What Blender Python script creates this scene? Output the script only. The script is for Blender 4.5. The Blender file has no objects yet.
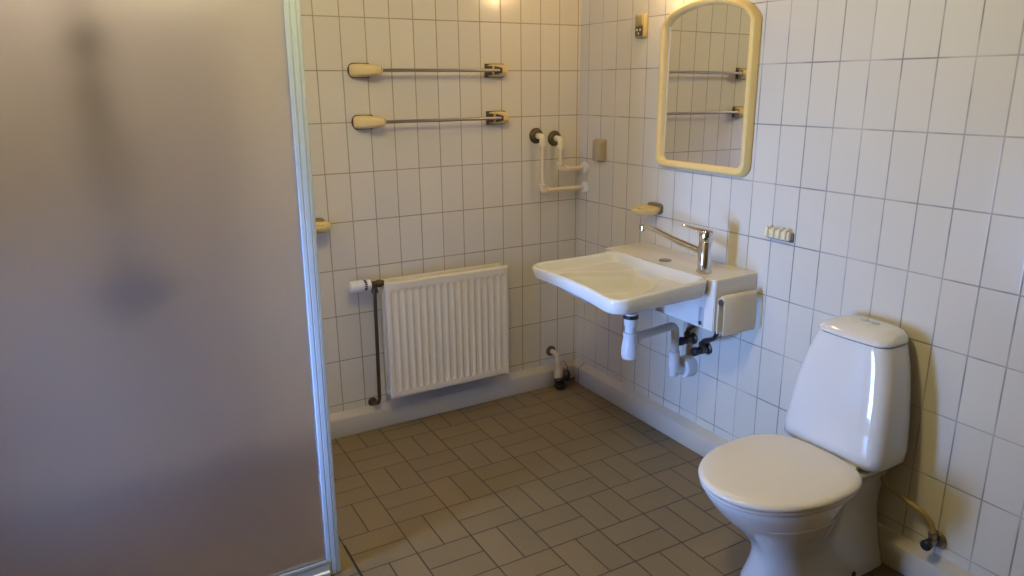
import bpy, bmesh, math, random
from mathutils import Vector, Matrix
random.seed(4)
PI = math.pi
C = bpy.context.scene.collection
sc = bpy.context.scene

# ------------------------------------------------------------------ materials
def principled(name, col, rough=.5, metal=0.0, spec=.5, coat=0.0, noise=0.0, nscale=8.0, bump=0.0, bscale=60.0):
    m = bpy.data.materials.new(name); m.use_nodes = True
    nt = m.node_tree; b = nt.nodes['Principled BSDF']
    b.inputs['Base Color'].default_value = (*col, 1)
    b.inputs['Roughness'].default_value = rough
    b.inputs['Metallic'].default_value = metal
    b.inputs['Specular IOR Level'].default_value = spec
    b.inputs['Coat Weight'].default_value = coat
    tc = nt.nodes.new('ShaderNodeTexCoord')
    if noise > 0:
        n = nt.nodes.new('ShaderNodeTexNoise'); n.inputs['Scale'].default_value = nscale; n.inputs['Detail'].default_value = 4
        nt.links.new(tc.outputs['Object'], n.inputs['Vector'])
        mx = nt.nodes.new('ShaderNodeMix'); mx.data_type = 'RGBA'
        mx.inputs[6].default_value = (*[c * (1 - noise) for c in col], 1)
        mx.inputs[7].default_value = (*[min(1, c * (1 + noise * .6)) for c in col], 1)
        nt.links.new(n.outputs['Fac'], mx.inputs[0]); nt.links.new(mx.outputs[2], b.inputs['Base Color'])
    if bump > 0:
        n2 = nt.nodes.new('ShaderNodeTexNoise'); n2.inputs['Scale'].default_value = bscale
        nt.links.new(tc.outputs['Object'], n2.inputs['Vector'])
        bp = nt.nodes.new('ShaderNodeBump'); bp.inputs['Strength'].default_value = bump; bp.inputs['Distance'].default_value = .002
        nt.links.new(n2.outputs['Fac'], bp.inputs['Height']); nt.links.new(bp.outputs['Normal'], b.inputs['Normal'])
    return m

class NG:
    """small node-graph helper for the tile materials"""
    def __init__(s, mat): s.nt = mat.node_tree
    def val(s, x, sock):
        if isinstance(x, (int, float)): sock.default_value = x
        else: s.nt.links.new(x, sock)
    def m(s, op, a, b=0.0, c=None):
        n = s.nt.nodes.new('ShaderNodeMath'); n.operation = op
        s.val(a, n.inputs[0]); s.val(b, n.inputs[1])
        if c is not None: s.val(c, n.inputs[2])
        return n.outputs[0]
    def mix(s, f, a, b):
        n = s.nt.nodes.new('ShaderNodeMix'); n.data_type = 'RGBA'
        s.val(f, n.inputs[0])
        for q, i in ((a, 6), (b, 7)):
            if isinstance(q, tuple): n.inputs[i].default_value = (*q, 1)
            else: s.nt.links.new(q, n.inputs[i])
        return n.outputs[2]
    def ramp01(s, x, lo, hi):
        n = s.nt.nodes.new('ShaderNodeMapRange'); n.interpolation_type = 'SMOOTHSTEP'
        s.val(x, n.inputs[0]); n.inputs[1].default_value = lo; n.inputs[2].default_value = hi
        return n.outputs[0]
    def noise(s, vec, scale, detail=3):
        n = s.nt.nodes.new('ShaderNodeTexNoise'); n.inputs['Scale'].default_value = scale; n.inputs['Detail'].default_value = detail
        s.nt.links.new(vec, n.inputs['Vector']); return n.outputs['Fac']
    def white(s, a, b):
        cx = s.nt.nodes.new('ShaderNodeCombineXYZ'); s.val(a, cx.inputs[0]); s.val(b, cx.inputs[1])
        n = s.nt.nodes.new('ShaderNodeTexWhiteNoise'); n.noise_dimensions = '3D'
        s.nt.links.new(cx.outputs[0], n.inputs['Vector']); return n.outputs['Value']

def wall_tiles(name, axis, off, pitch, zoff, h=.2, tile=(.62, .585, .505), grout=(.36, .30, .22), gdark=.8):
    m = bpy.data.materials.new(name); m.use_nodes = True
    g = NG(m); nt = m.node_tree; b = nt.nodes['Principled BSDF']
    geo = nt.nodes.new('ShaderNodeNewGeometry'); sep = nt.nodes.new('ShaderNodeSeparateXYZ')
    nt.links.new(geo.outputs['Position'], sep.inputs[0])
    P = geo.outputs['Position']
    u = g.m('DIVIDE', g.m('SUBTRACT', g.m('MULTIPLY', sep.outputs[axis], -1.0), off), pitch)
    v = g.m('DIVIDE', g.m('SUBTRACT', sep.outputs[2], zoff), h)
    iu, iv = g.m('FLOOR', u), g.m('FLOOR', v)
    fu, fv = g.m('FRACT', u), g.m('FRACT', v)
    du = g.m('MULTIPLY', g.m('MINIMUM', fu, g.m('SUBTRACT', 1.0, fu)), pitch)
    dv = g.m('MULTIPLY', g.m('MINIMUM', fv, g.m('SUBTRACT', 1.0, fv)), h)
    d = g.m('MINIMUM', du, dv)
    face = g.ramp01(d, .0016, .0030)
    w = g.white(iu, iv)
    t1 = g.mix(w, tuple(c * .965 for c in tile), tuple(min(1, c * 1.02) for c in tile))
    cl = g.noise(P, 9.0)
    t2 = g.mix(g.m('MULTIPLY', cl, .25), t1, tuple(c * .9 for c in tile))
    gr = g.mix(g.ramp01(g.noise(P, 5.0), .35, .65), grout, tuple(c * gdark for c in grout))
    nt.links.new(g.mix(face, gr, t2), b.inputs['Base Color'])
    nt.links.new(g.m('SUBTRACT', .8, g.m('MULTIPLY', face, .62)), b.inputs['Roughness'])
    hgt = g.ramp01(d, .0010, .0048)
    # every tile sits at a slightly different tilt
    w2 = g.white(g.m('ADD', iu, 31.7), iv)
    til = g.m('MULTIPLY', g.m('SUBTRACT', fu, .5), g.m('SUBTRACT', w2, .5))
    til2 = g.m('MULTIPLY', g.m('SUBTRACT', fv, .5), g.m('SUBTRACT', w, .5))
    hh = g.m('ADD', g.m('MULTIPLY', hgt, .35), g.m('ADD', g.m('MULTIPLY', til, .5), g.m('MULTIPLY', til2, .5)))
    hh = g.m('ADD', hh, g.m('MULTIPLY', g.noise(P, 14.0, 1), .35))
    bp = nt.nodes.new('ShaderNodeBump'); bp.inputs['Strength'].default_value = .32; bp.inputs['Distance'].default_value = .0016
    nt.links.new(hh, bp.inputs['Height']); nt.links.new(bp.outputs['Normal'], b.inputs['Normal'])
    return m

def floor_tiles():
    m = bpy.data.materials.new('basketweave_floor'); m.use_nodes = True
    g = NG(m); nt = m.node_tree; b = nt.nodes['Principled BSDF']
    geo = nt.nodes.new('ShaderNodeNewGeometry'); sep = nt.nodes.new('ShaderNodeSeparateXYZ')
    nt.links.new(geo.outputs['Position'], sep.inputs[0]); P = geo.outputs['Position']
    B = .1966; X0, Y0, th = -.509, -.7718, -.0034
    xr = g.m('SUBTRACT', sep.outputs[0], X0); yr = g.m('SUBTRACT', sep.outputs[1], Y0)
    xx = g.m('ADD', g.m('MULTIPLY', xr, math.cos(th)), g.m('MULTIPLY', yr, math.sin(th)))
    yy = g.m('SUBTRACT', g.m('MULTIPLY', yr, math.cos(th)), g.m('MULTIPLY', xr, math.sin(th)))
    u = g.m('DIVIDE', xx, B); v = g.m('DIVIDE', yy, B)
    iu, iv = g.m('FLOOR', u), g.m('FLOOR', v); fu, fv = g.m('FRACT', u), g.m('FRACT', v)
    par = g.m('ABSOLUTE', g.m('MODULO', g.m('ADD', iu, iv), 2.0))       # 0 / 1 checker
    eu = g.m('MINIMUM', fu, g.m('SUBTRACT', 1.0, fu)); ev = g.m('MINIMUM', fv, g.m('SUBTRACT', 1.0, fv))
    mu = g.m('ABSOLUTE', g.m('SUBTRACT', fu, .5)); mv = g.m('ABSOLUTE', g.m('SUBTRACT', fv, .5))
    mid = g.m('ADD', g.m('MULTIPLY', par, mu), g.m('MULTIPLY', g.m('SUBTRACT', 1.0, par), mv))
    d = g.m('MULTIPLY', g.m('MINIMUM', g.m('MINIMUM', eu, ev), mid), B)
    half = g.m('ADD', g.m('MULTIPLY', par, g.m('GREATER_THAN', fu, .5)),
               g.m('MULTIPLY', g.m('SUBTRACT', 1.0, par), g.m('GREATER_THAN', fv, .5)))
    w = g.white(g.m('ADD', iu, g.m('MULTIPLY', half, .37)), iv)
    face = g.ramp01(d, .0012, .0027)
    base = (.205, .150, .075)
    t1 = g.mix(w, tuple(c * .93 for c in base), tuple(c * 1.06 for c in base))
    t2 = g.mix(g.m('MULTIPLY', g.noise(P, 6.0), .5), t1, (.16, .12, .07))
    # fine anti-slip rib pattern pressed into the tile faces
    diag1 = g.m('SINE', g.m('MULTIPLY', g.m('ADD', xx, yy), 520.0)); diag2 = g.m('SINE', g.m('MULTIPLY', g.m('SUBTRACT', xx, yy), 520.0))
    rib = g.ramp01(g.m('MULTIPLY', diag1, diag2), -.2, .5)
    spk = g.ramp01(g.noise(P, 160.0, 2), .45, .7)
    t3 = g.mix(g.m('MULTIPLY', g.m('MULTIPLY', rib, spk), .25), t2, (.30, .26, .20))
    # groove where the tiling stops at the shower
    gx = g.m('ABSOLUTE', g.m('SUBTRACT', sep.outputs[0], -1.491))
    groove = g.m('MULTIPLY', g.m('LESS_THAN', gx, .004), g.m('LESS_THAN', sep.outputs[1], -.80))
    c = g.mix(face, (.035, .026, .018), t3)
    c = g.mix(groove, c, (.02, .015, .012))
    nt.links.new(c, b.inputs['Base Color'])
    b.inputs['Roughness'].default_value = .52; b.inputs['Specular IOR Level'].default_value = .35
    hh = g.m('ADD', g.ramp01(d, .0006, .0034), g.m('MULTIPLY', rib, .12))
    bp = nt.nodes.new('ShaderNodeBump'); bp.inputs['Strength'].default_value = .6; bp.inputs['Distance'].default_value = .0016
    nt.links.new(hh, bp.inputs['Height']); nt.links.new(bp.outputs['Normal'], b.inputs['Normal'])
    return m

M = {}
M['tile_back'] = wall_tiles('back_wall_tile', 0, .0154, .1018, .1397)
M['tile_right'] = wall_tiles('right_wall_tile', 1, .0677, .1017, .1397, grout=(.44, .41, .37), gdark=.55)
M['floor'] = floor_tiles()
M['skirt'] = principled('skirting_tile', (.50, .465, .40), .25, noise=.06)
M['skirt_joint'] = principled('dark_joint', (.05, .04, .03), .8, noise=.2)
M['ceiling'] = principled('pine_ceiling', (.42, .30, .17), .6, noise=.15)
M['door_wood'] = principled('dark_door_wood', (.16, .11, .07), .5, noise=.2)
M['porcelain'] = principled('porcelain', (.65, .655, .645), .08, spec=.55, coat=.3, noise=.02)
M['seat'] = principled('seat_plastic', (.69, .665, .635), .18, noise=.02)
M['cream'] = principled('yellowed_cream_plastic', (.66, .50, .22), .3, noise=.06)
M['cream_pale'] = principled('pale_cream_plastic', (.72, .63, .42), .35, noise=.05)
M['yellow'] = principled('mirror_frame_plastic', (.74, .56, .23), .28, noise=.04)
M['holder'] = principled('roll_holder_cream', (.64, .55, .40), .4, noise=.05)
M['beige'] = principled('aged_beige_plastic', (.36, .29, .19), .45, noise=.08)
M['olive'] = principled('aged_olive_plastic', (.40, .32, .15), .4, noise=.1)
M['mount'] = principled('grey_olive_mount', (.20, .17, .11), .4, noise=.15)
M['darkplate'] = principled('dark_brown_plate', (.10, .075, .05), .35, metal=.3, noise=.2)
M['chrome'] = principled('chrome', (.72, .73, .75), .10, metal=1.0, noise=.03)
M['oldchrome'] = principled('tarnished_chrome', (.36, .33, .29), .28, metal=1.0, noise=.15)
M['brass'] = principled('tarnished_brass', (.13, .095, .055), .38, metal=.9, noise=.25)
M['dullmetal'] = principled('dull_dark_metal', (.12, .11, .10), .38, metal=.9, noise=.25)
M['black'] = principled('black_rubber', (.018, .018, .02), .4, noise=.2)
M['rad'] = principled('radiator_enamel', (.70, .64, .53), .28, noise=.03)
M['pipe_cream'] = principled('painted_pipe_cream', (.66, .56, .37), .3, noise=.05)
M['white'] = principled('white_plastic', (.68, .68, .68), .28, noise=.03)
M['white_alu'] = principled('white_aluminium', (.40, .46, .53), .32, noise=.03)
M['grey_alu'] = principled('grey_aluminium', (.50, .53, .57), .35, metal=.3, noise=.06)
M['housing'] = principled('white_steel', (.68, .66, .62), .3, noise=.02)
M['hose'] = principled('brass_braided_hose', (.38, .28, .10), .42, metal=.2, noise=.2, nscale=90)
M['rust'] = principled('rusty_rosette', (.13, .085, .06), .5, metal=.3, noise=.3)
M['green'] = principled('green_tarnish', (.10, .085, .045), .35, metal=.5, noise=.25)
M['dark'] = principled('dark_hole', (.01, .01, .01), .7, noise=.1)
M['mirror'] = principled('mirror_silver', (.86, .87, .86), .015, metal=1.0)
M['paint'] = principled('white_frame_paint', (.8, .8, .8), .4, noise=.03)

def frosted():
    m = bpy.data.materials.new('frosted_glass'); m.use_nodes = True
    g = NG(m); nt = m.node_tree
    for n in list(nt.nodes):
        if n.type == 'BSDF_PRINCIPLED': nt.nodes.remove(n)
    out = nt.nodes['Material Output']
    geo = nt.nodes.new('ShaderNodeNewGeometry'); P = geo.outputs['Position']
    rf = nt.nodes.new('ShaderNodeBsdfRefraction'); rf.inputs['Roughness'].default_value = .60; rf.inputs['IOR'].default_value = 1.15
    rf.inputs['Color'].default_value = (.98, .965, .985, 1)
    gl = nt.nodes.new('ShaderNodeBsdfGlossy'); gl.inputs['Roughness'].default_value = .35
    # small water-mark specks
    v = nt.nodes.new('ShaderNodeTexVoronoi'); v.inputs['Scale'].default_value = 42.0
    nt.links.new(P, v.inputs['Vector'])
    sp = g.m('MULTIPLY', g.m('LESS_THAN', v.outputs['Distance'], .085), g.ramp01(g.noise(P, 3.5, 2), .52, .68))
    df = nt.nodes.new('ShaderNodeBsdfDiffuse'); nt.links.new(g.mix(sp, (.56, .52, .53), (.85, .84, .80)), df.inputs['Color'])
    f = g.m('ADD', .07, g.m('MULTIPLY', sp, .6))
    mx = nt.nodes.new('ShaderNodeMixShader'); nt.links.new(f, mx.inputs[0])
    nt.links.new(rf.outputs[0], mx.inputs[1]); nt.links.new(df.outputs[0], mx.inputs[2])
    m2 = nt.nodes.new('ShaderNodeMixShader'); m2.inputs[0].default_value = .04
    nt.links.new(mx.outputs[0], m2.inputs[1]); nt.links.new(gl.outputs[0], m2.inputs[2])
    nt.links.new(m2.outputs[0], out.inputs['Surface'])
    return m
M['frost'] = frosted()

def emission(name, col, strength):
    m = bpy.data.materials.new(name); m.use_nodes = True
    b = m.node_tree.nodes['Principled BSDF']
    b.inputs['Base Color'].default_value = (.8, .78, .7, 1)
    b.inputs['Emission Color'].default_value = (*col, 1); b.inputs['Emission Strength'].default_value = strength
    return m

# ------------------------------------------------------------------ mesh helpers
def T(bm, verts, mat):
    bmesh.ops.transform(bm, matrix=mat, verts=verts)
def box(bm, x0, x1, y0, y1, z0, z1, bev=0.0, seg=2, mat=None):
    r = bmesh.ops.create_cube(bm, size=1.0); vs = r['verts']
    for v in vs:
        v.co = Vector(((x0 + x1) / 2 + v.co.x * (x1 - x0), (y0 + y1) / 2 + v.co.y * (y1 - y0), (z0 + z1) / 2 + v.co.z * (z1 - z0)))
    if bev > 0:
        es = list({e for v in vs for e in v.link_edges})
        r2 = bmesh.ops.bevel(bm, geom=es, offset=bev, segments=seg, affect='EDGES', profile=.5)
        vs = list({v for f in r2['faces'] for v in f.verts} | {v for v in vs if v.is_valid})
    if mat is not None: T(bm, vs, mat)
    return vs
def frame_of(d):
    d = d.normalized(); a = Vector((0, 0, 1)) if abs(d.z) < .9 else Vector((1, 0, 0))
    x = a.cross(d).normalized(); return x, d.cross(x).normalized()
def rounded(pts, rad, n=6):
    pts = [Vector(p) for p in pts]; out = [pts[0]]
    for i in range(1, len(pts) - 1):
        p = pts[i]; a = pts[i - 1] - p; b = pts[i + 1] - p
        r = min(rad, a.length * .49, b.length * .49)
        p0 = p + a.normalized() * r; p1 = p + b.normalized() * r
        for k in range(n + 1):
            t = k / n; out.append(p0 * (1 - t) ** 2 + p * 2 * t * (1 - t) + p1 * t * t)
    out.append(pts[-1]); return out
def tube(bm, pts, r, n=16, cap=True, rad=0.0):
    pts = rounded(pts, rad) if rad > 0 else [Vector(p) for p in pts]
    rs = r if isinstance(r, (list, tuple)) else [r] * len(pts)
    d = (pts[1] - pts[0]).normalized(); x, y = frame_of(d); rings = []
    for i, p in enumerate(pts):
        if 0 < i < len(pts) - 1: nd = (pts[i + 1] - pts[i - 1]).normalized()
        elif i == 0: nd = d
        else: nd = (pts[-1] - pts[-2]).normalized()
        q = d.rotation_difference(nd); x = q @ x; y = q @ y; d = nd
        rings.append([bm.verts.new(p + (x * math.cos(2 * PI * k / n) + y * math.sin(2 * PI * k / n)) * rs[i]) for k in range(n)])
    skin(bm, rings, cap)
    return rings
def skin(bm, rings, cap=True, capstart=None, capend=None):
    n = len(rings[0])
    for a, b in zip(rings, rings[1:]):
        for k in range(n):
            bm.faces.new((a[k], a[(k + 1) % n], b[(k + 1) % n], b[k]))
    cs = cap if capstart is None else capstart; ce = cap if capend is None else capend
    if cs: bm.faces.new(list(reversed(rings[0])))
    if ce: bm.faces.new(rings[-1])
def lathe(bm, prof, base, axis, n=28):
    """prof = [(radius, height along axis)], closed by caps when the radius is above zero"""
    base = Vector(base); axis = Vector(axis).normalized(); x, y = frame_of(axis); rings = []
    for r, h in prof:
        r = max(r, 1e-4)
        rings.append([bm.verts.new(base + axis * h + (x * math.cos(2 * PI * k / n) + y * math.sin(2 * PI * k / n)) * r) for k in range(n)])
    skin(bm, rings)
    return rings
def ringloft(bm, rings3d, cap=True):
    rv = [[bm.verts.new(Vector(p)) for p in r] for r in rings3d]
    skin(bm, rv, cap); return rv
def sphere(bm, c, r, sx=1, sy=1, sz=1, n=20):
    r_ = bmesh.ops.create_uvsphere(bm, u_segments=n, v_segments=n // 2, radius=r)
    for v in r_['verts']: v.co = Vector((v.co.x * sx, v.co.y * sy, v.co.z * sz)) + Vector(c)

LOC = {}
def link(name, bm, mat, parent=None, origin=None, smooth=True, angle=35, local=False):
    base = Vector((0, 0, 0))
    if parent is not None: base = Vector((0, 0, 0)) if local else LOC[parent]
    elif origin is not None: base = Vector(origin)
    if base.length > 0:
        for v in bm.verts: v.co -= base
    bmesh.ops.recalc_face_normals(bm, faces=bm.faces)
    me = bpy.data.meshes.new(name); bm.to_mesh(me); bm.free()
    if smooth:
        for p in me.polygons: p.use_smooth = True
        me.set_sharp_from_angle(angle=math.radians(angle))
    me.materials.append(mat)
    o = bpy.data.objects.new(name, me); C.objects.link(o)
    if parent is not None:
        o.parent = parent; LOC[o] = LOC[parent]
    else:
        o.location = base; LOC[o] = base
    return o
def thing(name, loc, label, cat, group=None, rz=0.0):
    o = bpy.data.objects.new(name, None); C.objects.link(o); o.empty_display_size = .05
    o.location = loc; o.rotation_euler = (0, 0, rz); LOC[o] = Vector(loc)
    o['label'] = label; o['category'] = cat
    if group: o['group'] = group
    return o
def tag(o, label, cat, group=None):
    o['label'] = label; o['category'] = cat
    if group: o['group'] = group
    return o
def structure(o, label, cat='wall'):
    o['kind'] = 'structure'; o['label'] = label; o['category'] = cat; return o
def nb(): return bmesh.new()
def copy_tree(o, parent=None):
    c = o.copy(); C.objects.link(c); LOC[c] = LOC[o]
    if parent is not None: c.parent = parent
    for ch in list(o.children): copy_tree(ch, c)
    return c

# ------------------------------------------------------------------ room shell
XL, YF, ZC = -2.62, -3.45, 2.32
WY0, WY1, WZ0, WZ1 = -1.35, -1.02, .25, 1.15       # daylight window in the left wall
b = nb(); box(b, XL - .1, .1, YF - .1, .1, -.1, 0.0); structure(link('floor', b, M['floor'], smooth=False), 'brown basketweave tiled bathroom floor', 'floor')
b = nb(); box(b, XL - .1, .1, YF - .1, .1, ZC, ZC + .1); structure(link('ceiling', b, M['ceiling'], smooth=False), 'warm pine ceiling above the bathroom', 'ceiling')
b = nb(); box(b, XL - .1, .1, 0, .1, 0, ZC); structure(link('wall_back', b, M['tile_back'], smooth=False), 'tiled back wall behind the radiator and towel rails')
b = nb(); box(b, 0, .1, YF - .1, 0, 0, ZC); structure(link('wall_right', b, M['tile_right'], smooth=False), 'tiled right wall behind the washbasin and toilet')
b = nb(); box(b, XL - .1, 0, YF - .1, YF, 0, ZC); structure(link('wall_front', b, M['door_wood'], smooth=False), 'dark wooden wall behind the viewer')
b = nb()
box(b, XL - .1, XL, YF, WY0, 0, ZC); box(b, XL - .1, XL, WY1, 0, 0, ZC)
box(b, XL - .1, XL, WY0, WY1, 0, WZ0); box(b, XL - .1, XL, WY0, WY1, WZ1, ZC)
structure(link('wall_left', b, M['tile_right'], smooth=False), 'tiled left wall with the narrow window')
b = nb(); fw = .035
box(b, XL - .09, XL - .03, WY0, WY0 + fw, WZ0, WZ1); box(b, XL - .09, XL - .03, WY1 - fw, WY1, WZ0, WZ1)
box(b, XL - .09, XL - .03, WY0 + fw, WY1 - fw, WZ0, WZ0 + fw); box(b, XL - .09, XL - .03, WY0 + fw, WY1 - fw, WZ1 - fw, WZ1)
structure(link('window_1', b, M['paint'], smooth=False), 'narrow white framed window in the left wall', 'window')

# skirting tiles: a thick sloping-topped tile course
def skirt_profile(t=.036, hf=.086, hb=.106):
    return [(0, 0), (t - .002, 0), (t, .004), (t, hf - .004), (t - .001, hf - .001), (t - .004, hf + .001), (0, hb)]
pr = skirt_profile()
b = nb(); cp = .075                       # the corner block is a tile of its own
ringloft(b, [[(x, -d, z) for d, z in pr] for x in (XL, -cp - .003)])
structure(link('baseboard_back', b, M['skirt']), 'thick white skirting tiles along the back wall', 'baseboard')
b = nb()
ringloft(b, [[(-d, y, z) for d, z in pr] for y in (YF, -cp - .003)])
structure(link('baseboard_right', b, M['skirt']), 'thick white skirting tiles along the right wall', 'baseboard')
b = nb()
ringloft(b, [[(-cp, -d, z) for d, z in pr], [(-d, -d, z) for d, z in pr]], cap=True)
ringloft(b, [[(-d, -d, z) for d, z in pr], [(-d, -cp, z) for d, z in pr]], cap=True)
structure(link('trim_1', b, M['skirt']), 'white skirting corner tile between the two walls', 'skirting tile')
b = nb()
pr2 = [(d * 1.006, z * 1.004) for d, z in pr]
ringloft(b, [[(x, -d, z) for d, z in pr2] for x in (-cp - .0032, -cp + .0002)])
ringloft(b, [[(-d, y, z) for d, z in pr2] for y in (-cp - .0032, -cp + .0002)])
structure(link('trim_2', b, M['skirt_joint']), 'dark joints beside the skirting corner tile', 'joint')

# ------------------------------------------------------------------ shower screen
PY = -.93
t = thing('shower_screen', (-1.56, PY, 0), 'tall frosted glass shower screen with white upright post at left', 'shower screen')
ax0, ax1 = -1.584, -1.541; lean = .0105             # it leans a touch, like the post in the photo
def lx(x, z): return x + lean * z
b = nb()                                             # post: ridged white profile
prof = [(0, -.0015), (.003, -.003), (.012, -.004), (.014, -.0015), (.016, -.004), (.028, -.0045), (.030, -.002), (.032, -.004), (.040, -.003), (.043, .001), (.043, .022), (0, .022)]
ringloft(b, [[(lx(ax0 + px, z), PY + py, z) for px, py in prof] for z in (0.004, 2.0)])
link('upright_post', b, M['white_alu'], t, angle=20)
b = nb()
box(b, -2.60, ax0 + .004, PY - .001, PY + .005, .060, 1.97)
for v in b.verts: v.co.x = lx(v.co.x, v.co.z) if v.co.x > -2 else v.co.x
link('frosted_pane', b, M['frost'], t, smooth=False)
b = nb(); box(b, -2.60, ax0 + .002, PY - .008, PY + .018, .046, .060, .003); link('bottom_rail', b, M['white_alu'], t)
b = nb()
sp = [(-.012, .002), (-.012, .020), (-.006, .024), (-.006, .046), (.016, .046), (.022, .024), (.024, .002)]
ringloft(b, [[(x, PY + py, z) for py, z in sp] for x in (-2.60, ax0 + .006)])
link('sill_profile', b, M['grey_alu'], t, angle=20)
b = nb(); box(b, -2.60, ax0 + .012, PY - .004, PY + .018, 1.968, 2.0, .003); link('top_rail', b, M['white_alu'], t)

# things seen blurred behind the frosted pane
t = thing('shower_mixer', (-1.96, 0, .80), 'dark shower mixer on back wall, a blurred spot behind the frosted pane', 'shower mixer')
b = nb(); tube(b, [(-2.03, -.075, .80), (-1.89, -.075, .80)], .036, 20); link('mixer_body', b, M['darkplate'], t)
for x in (-2.045, -1.875):
    b = nb(); lathe(b, [(.036, -.022), (.042, -.018), (.042, .018), (.036, .022)], (x, -.075, .80), (1, 0, 0)); link('knob', b, M['black'], t)
for x in (-2.03, -1.89):
    b = nb(); tube(b, [(x, 0.0, .80), (x, -.075, .80)], .016, 14); lathe(b, [(.034, 0), (.034, .008), (.026, .014)], (x, 0, .80), (0, -1, 0)); link('wall_inlet', b, M['darkplate'], t)
t = thing('shower_rail', (-2.01, 0, 1.15), 'dim upright hand-shower rail behind upper left of the frosted pane', 'shower rail')
b = nb(); tube(b, [(-2.01, -.06, 1.18), (-2.01, -.06, 1.92)], .012, 14); link('rail', b, M['oldchrome'], t)
for z in (1.2, 1.9):
    b = nb(); tube(b, [(-2.01, 0, z), (-2.01, -.06, z)], .016, 14); link('bracket', b, M['darkplate'], t)
b = nb(); box(b, -2.05, -1.97, -.10, -.045, 1.42, 1.50, .012); link('slider', b, M['darkplate'], t)
b = nb(); tube(b, [(-2.01, -.09, 1.44), (-2.01, -.12, 1.56), (-2.005, -.17, 1.64)], [.014, .015, .02], 14); lathe(b, [(.02, 0), (.045, .02), (.05, .035), (.045, .04)], (-2.005, -.17, 1.64), (0, -.8, -.3)); link('hand_shower', b, M['darkplate'], t)

b = nb(); tube(b, [(-2.01, -.10, 1.43), (-2.02, -.12, 1.15), (-1.99, -.12, .98), (-1.96, -.10, .86)], .011, 12); link('shower_hose', b, M['oldchrome'], t)

# ------------------------------------------------------------------ towel rails
def towel_rail(zc, label):
    t = thing('towel_rail', (-1.06, 0, zc), label, 'towel rail', 'towel rails on the back wall')
    Y = -.062
    def bracket(xo, sg, prof):
        # xo: outer end on the wall, sg: direction towards the bar
        def X(p): return xo + sg * p
        wp = prof[0][2] + .003
        p = nb(); pts = []
        h = .029; n = 10
        for k in range(n + 1):
            a = PI / 2 + PI * k / n; pts.append((X(.020 + .022 * math.cos(a)), h * math.sin(a)))
        pts = [(X(wp), h)] + pts + [(X(wp), -h)]
        ringloft(p, [[(x, 0.0, zc + z) for x, z in pts], [(x, -.007, zc + z) for x, z in pts]])
        pl = link('bracket', p, M['darkplate'], t)
        c = nb(); rings = []
        for yy, p0, p1, hh in prof:
            r = []
            for k in range(20):
                a = 2 * PI * k / 20; ca, sa = math.cos(a), math.sin(a)
                f = lambda q: math.copysign(abs(q) ** .5, q)
                r.append((X((p0 + p1) / 2 + f(ca) * (p1 - p0) / 2), yy, zc + hh * f(sa)))
            rings.append(r)
        ringloft(c, rings); cap = link('bracket_cap', c, M['cream'], pl, angle=50)
        o = nb()                                      # dark strip on the bar side, coloured as shade inside the hood
        q = [(yy, p1 + .0012, hh * .74) for yy, p0, p1, hh in prof[:6]]
        ringloft(o, [[(X(pp), yy, zc + hh), (X(pp), yy, zc - hh), (X(pp - .004), yy, zc - hh), (X(pp - .004), yy, zc + hh)] for yy, pp, hh in q])
        link('hood_shade', o, M['darkplate'], cap, smooth=False)
        rb = nb(); y1_, p1_ = prof[2][0], prof[2][2]
        box(rb, *sorted((X(p1_ - .003), X(p1_ + .004))), y1_ - .004, y1_ + .006, zc - .017, zc + .017, .001); link('hood_rib', rb, M['cream'], cap)
    bracket(-1.115, 1, [(-.004, .003, .083, .0265), (-.020, .006, .087, .026), (-.040, .018, .096, .024), (-.056, .038, .105, .021), (-.068, .060, .112, .0175), (-.075, .076, .113, .014), (-.078, .086, .110, .010)])
    bracket(-.402, -1, [(-.004, .003, .100, .0265), (-.020, .008, .092, .026), (-.040, .014, .080, .024), (-.056, .020, .069, .021), (-.068, .026, .061, .0165), (-.075, .032, .056, .012), (-.078, .037, .051, .008)])
    bb = nb(); tube(bb, [(-1.006, Y, zc), (-.462, Y, zc)], .0066, 16); link('bar', bb, M['oldchrome'], t)
    bb = nb(); lathe(bb, [(.0105, 0), (.0105, .007), (.008, .011)], (-1.006, Y, zc), (1, 0, 0), 16); link('bar_collar', bb, M['cream_pale'], t)
    return t
rail = towel_rail(1.540, 'upper chrome towel rail with yellowed plastic brackets on tiled back wall')
rail2 = copy_tree(rail); rail2.location = (-1.057, 0, 1.340)
rail2['label'] = 'lower chrome towel rail with yellowed plastic brackets, beneath the other rail'

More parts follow.
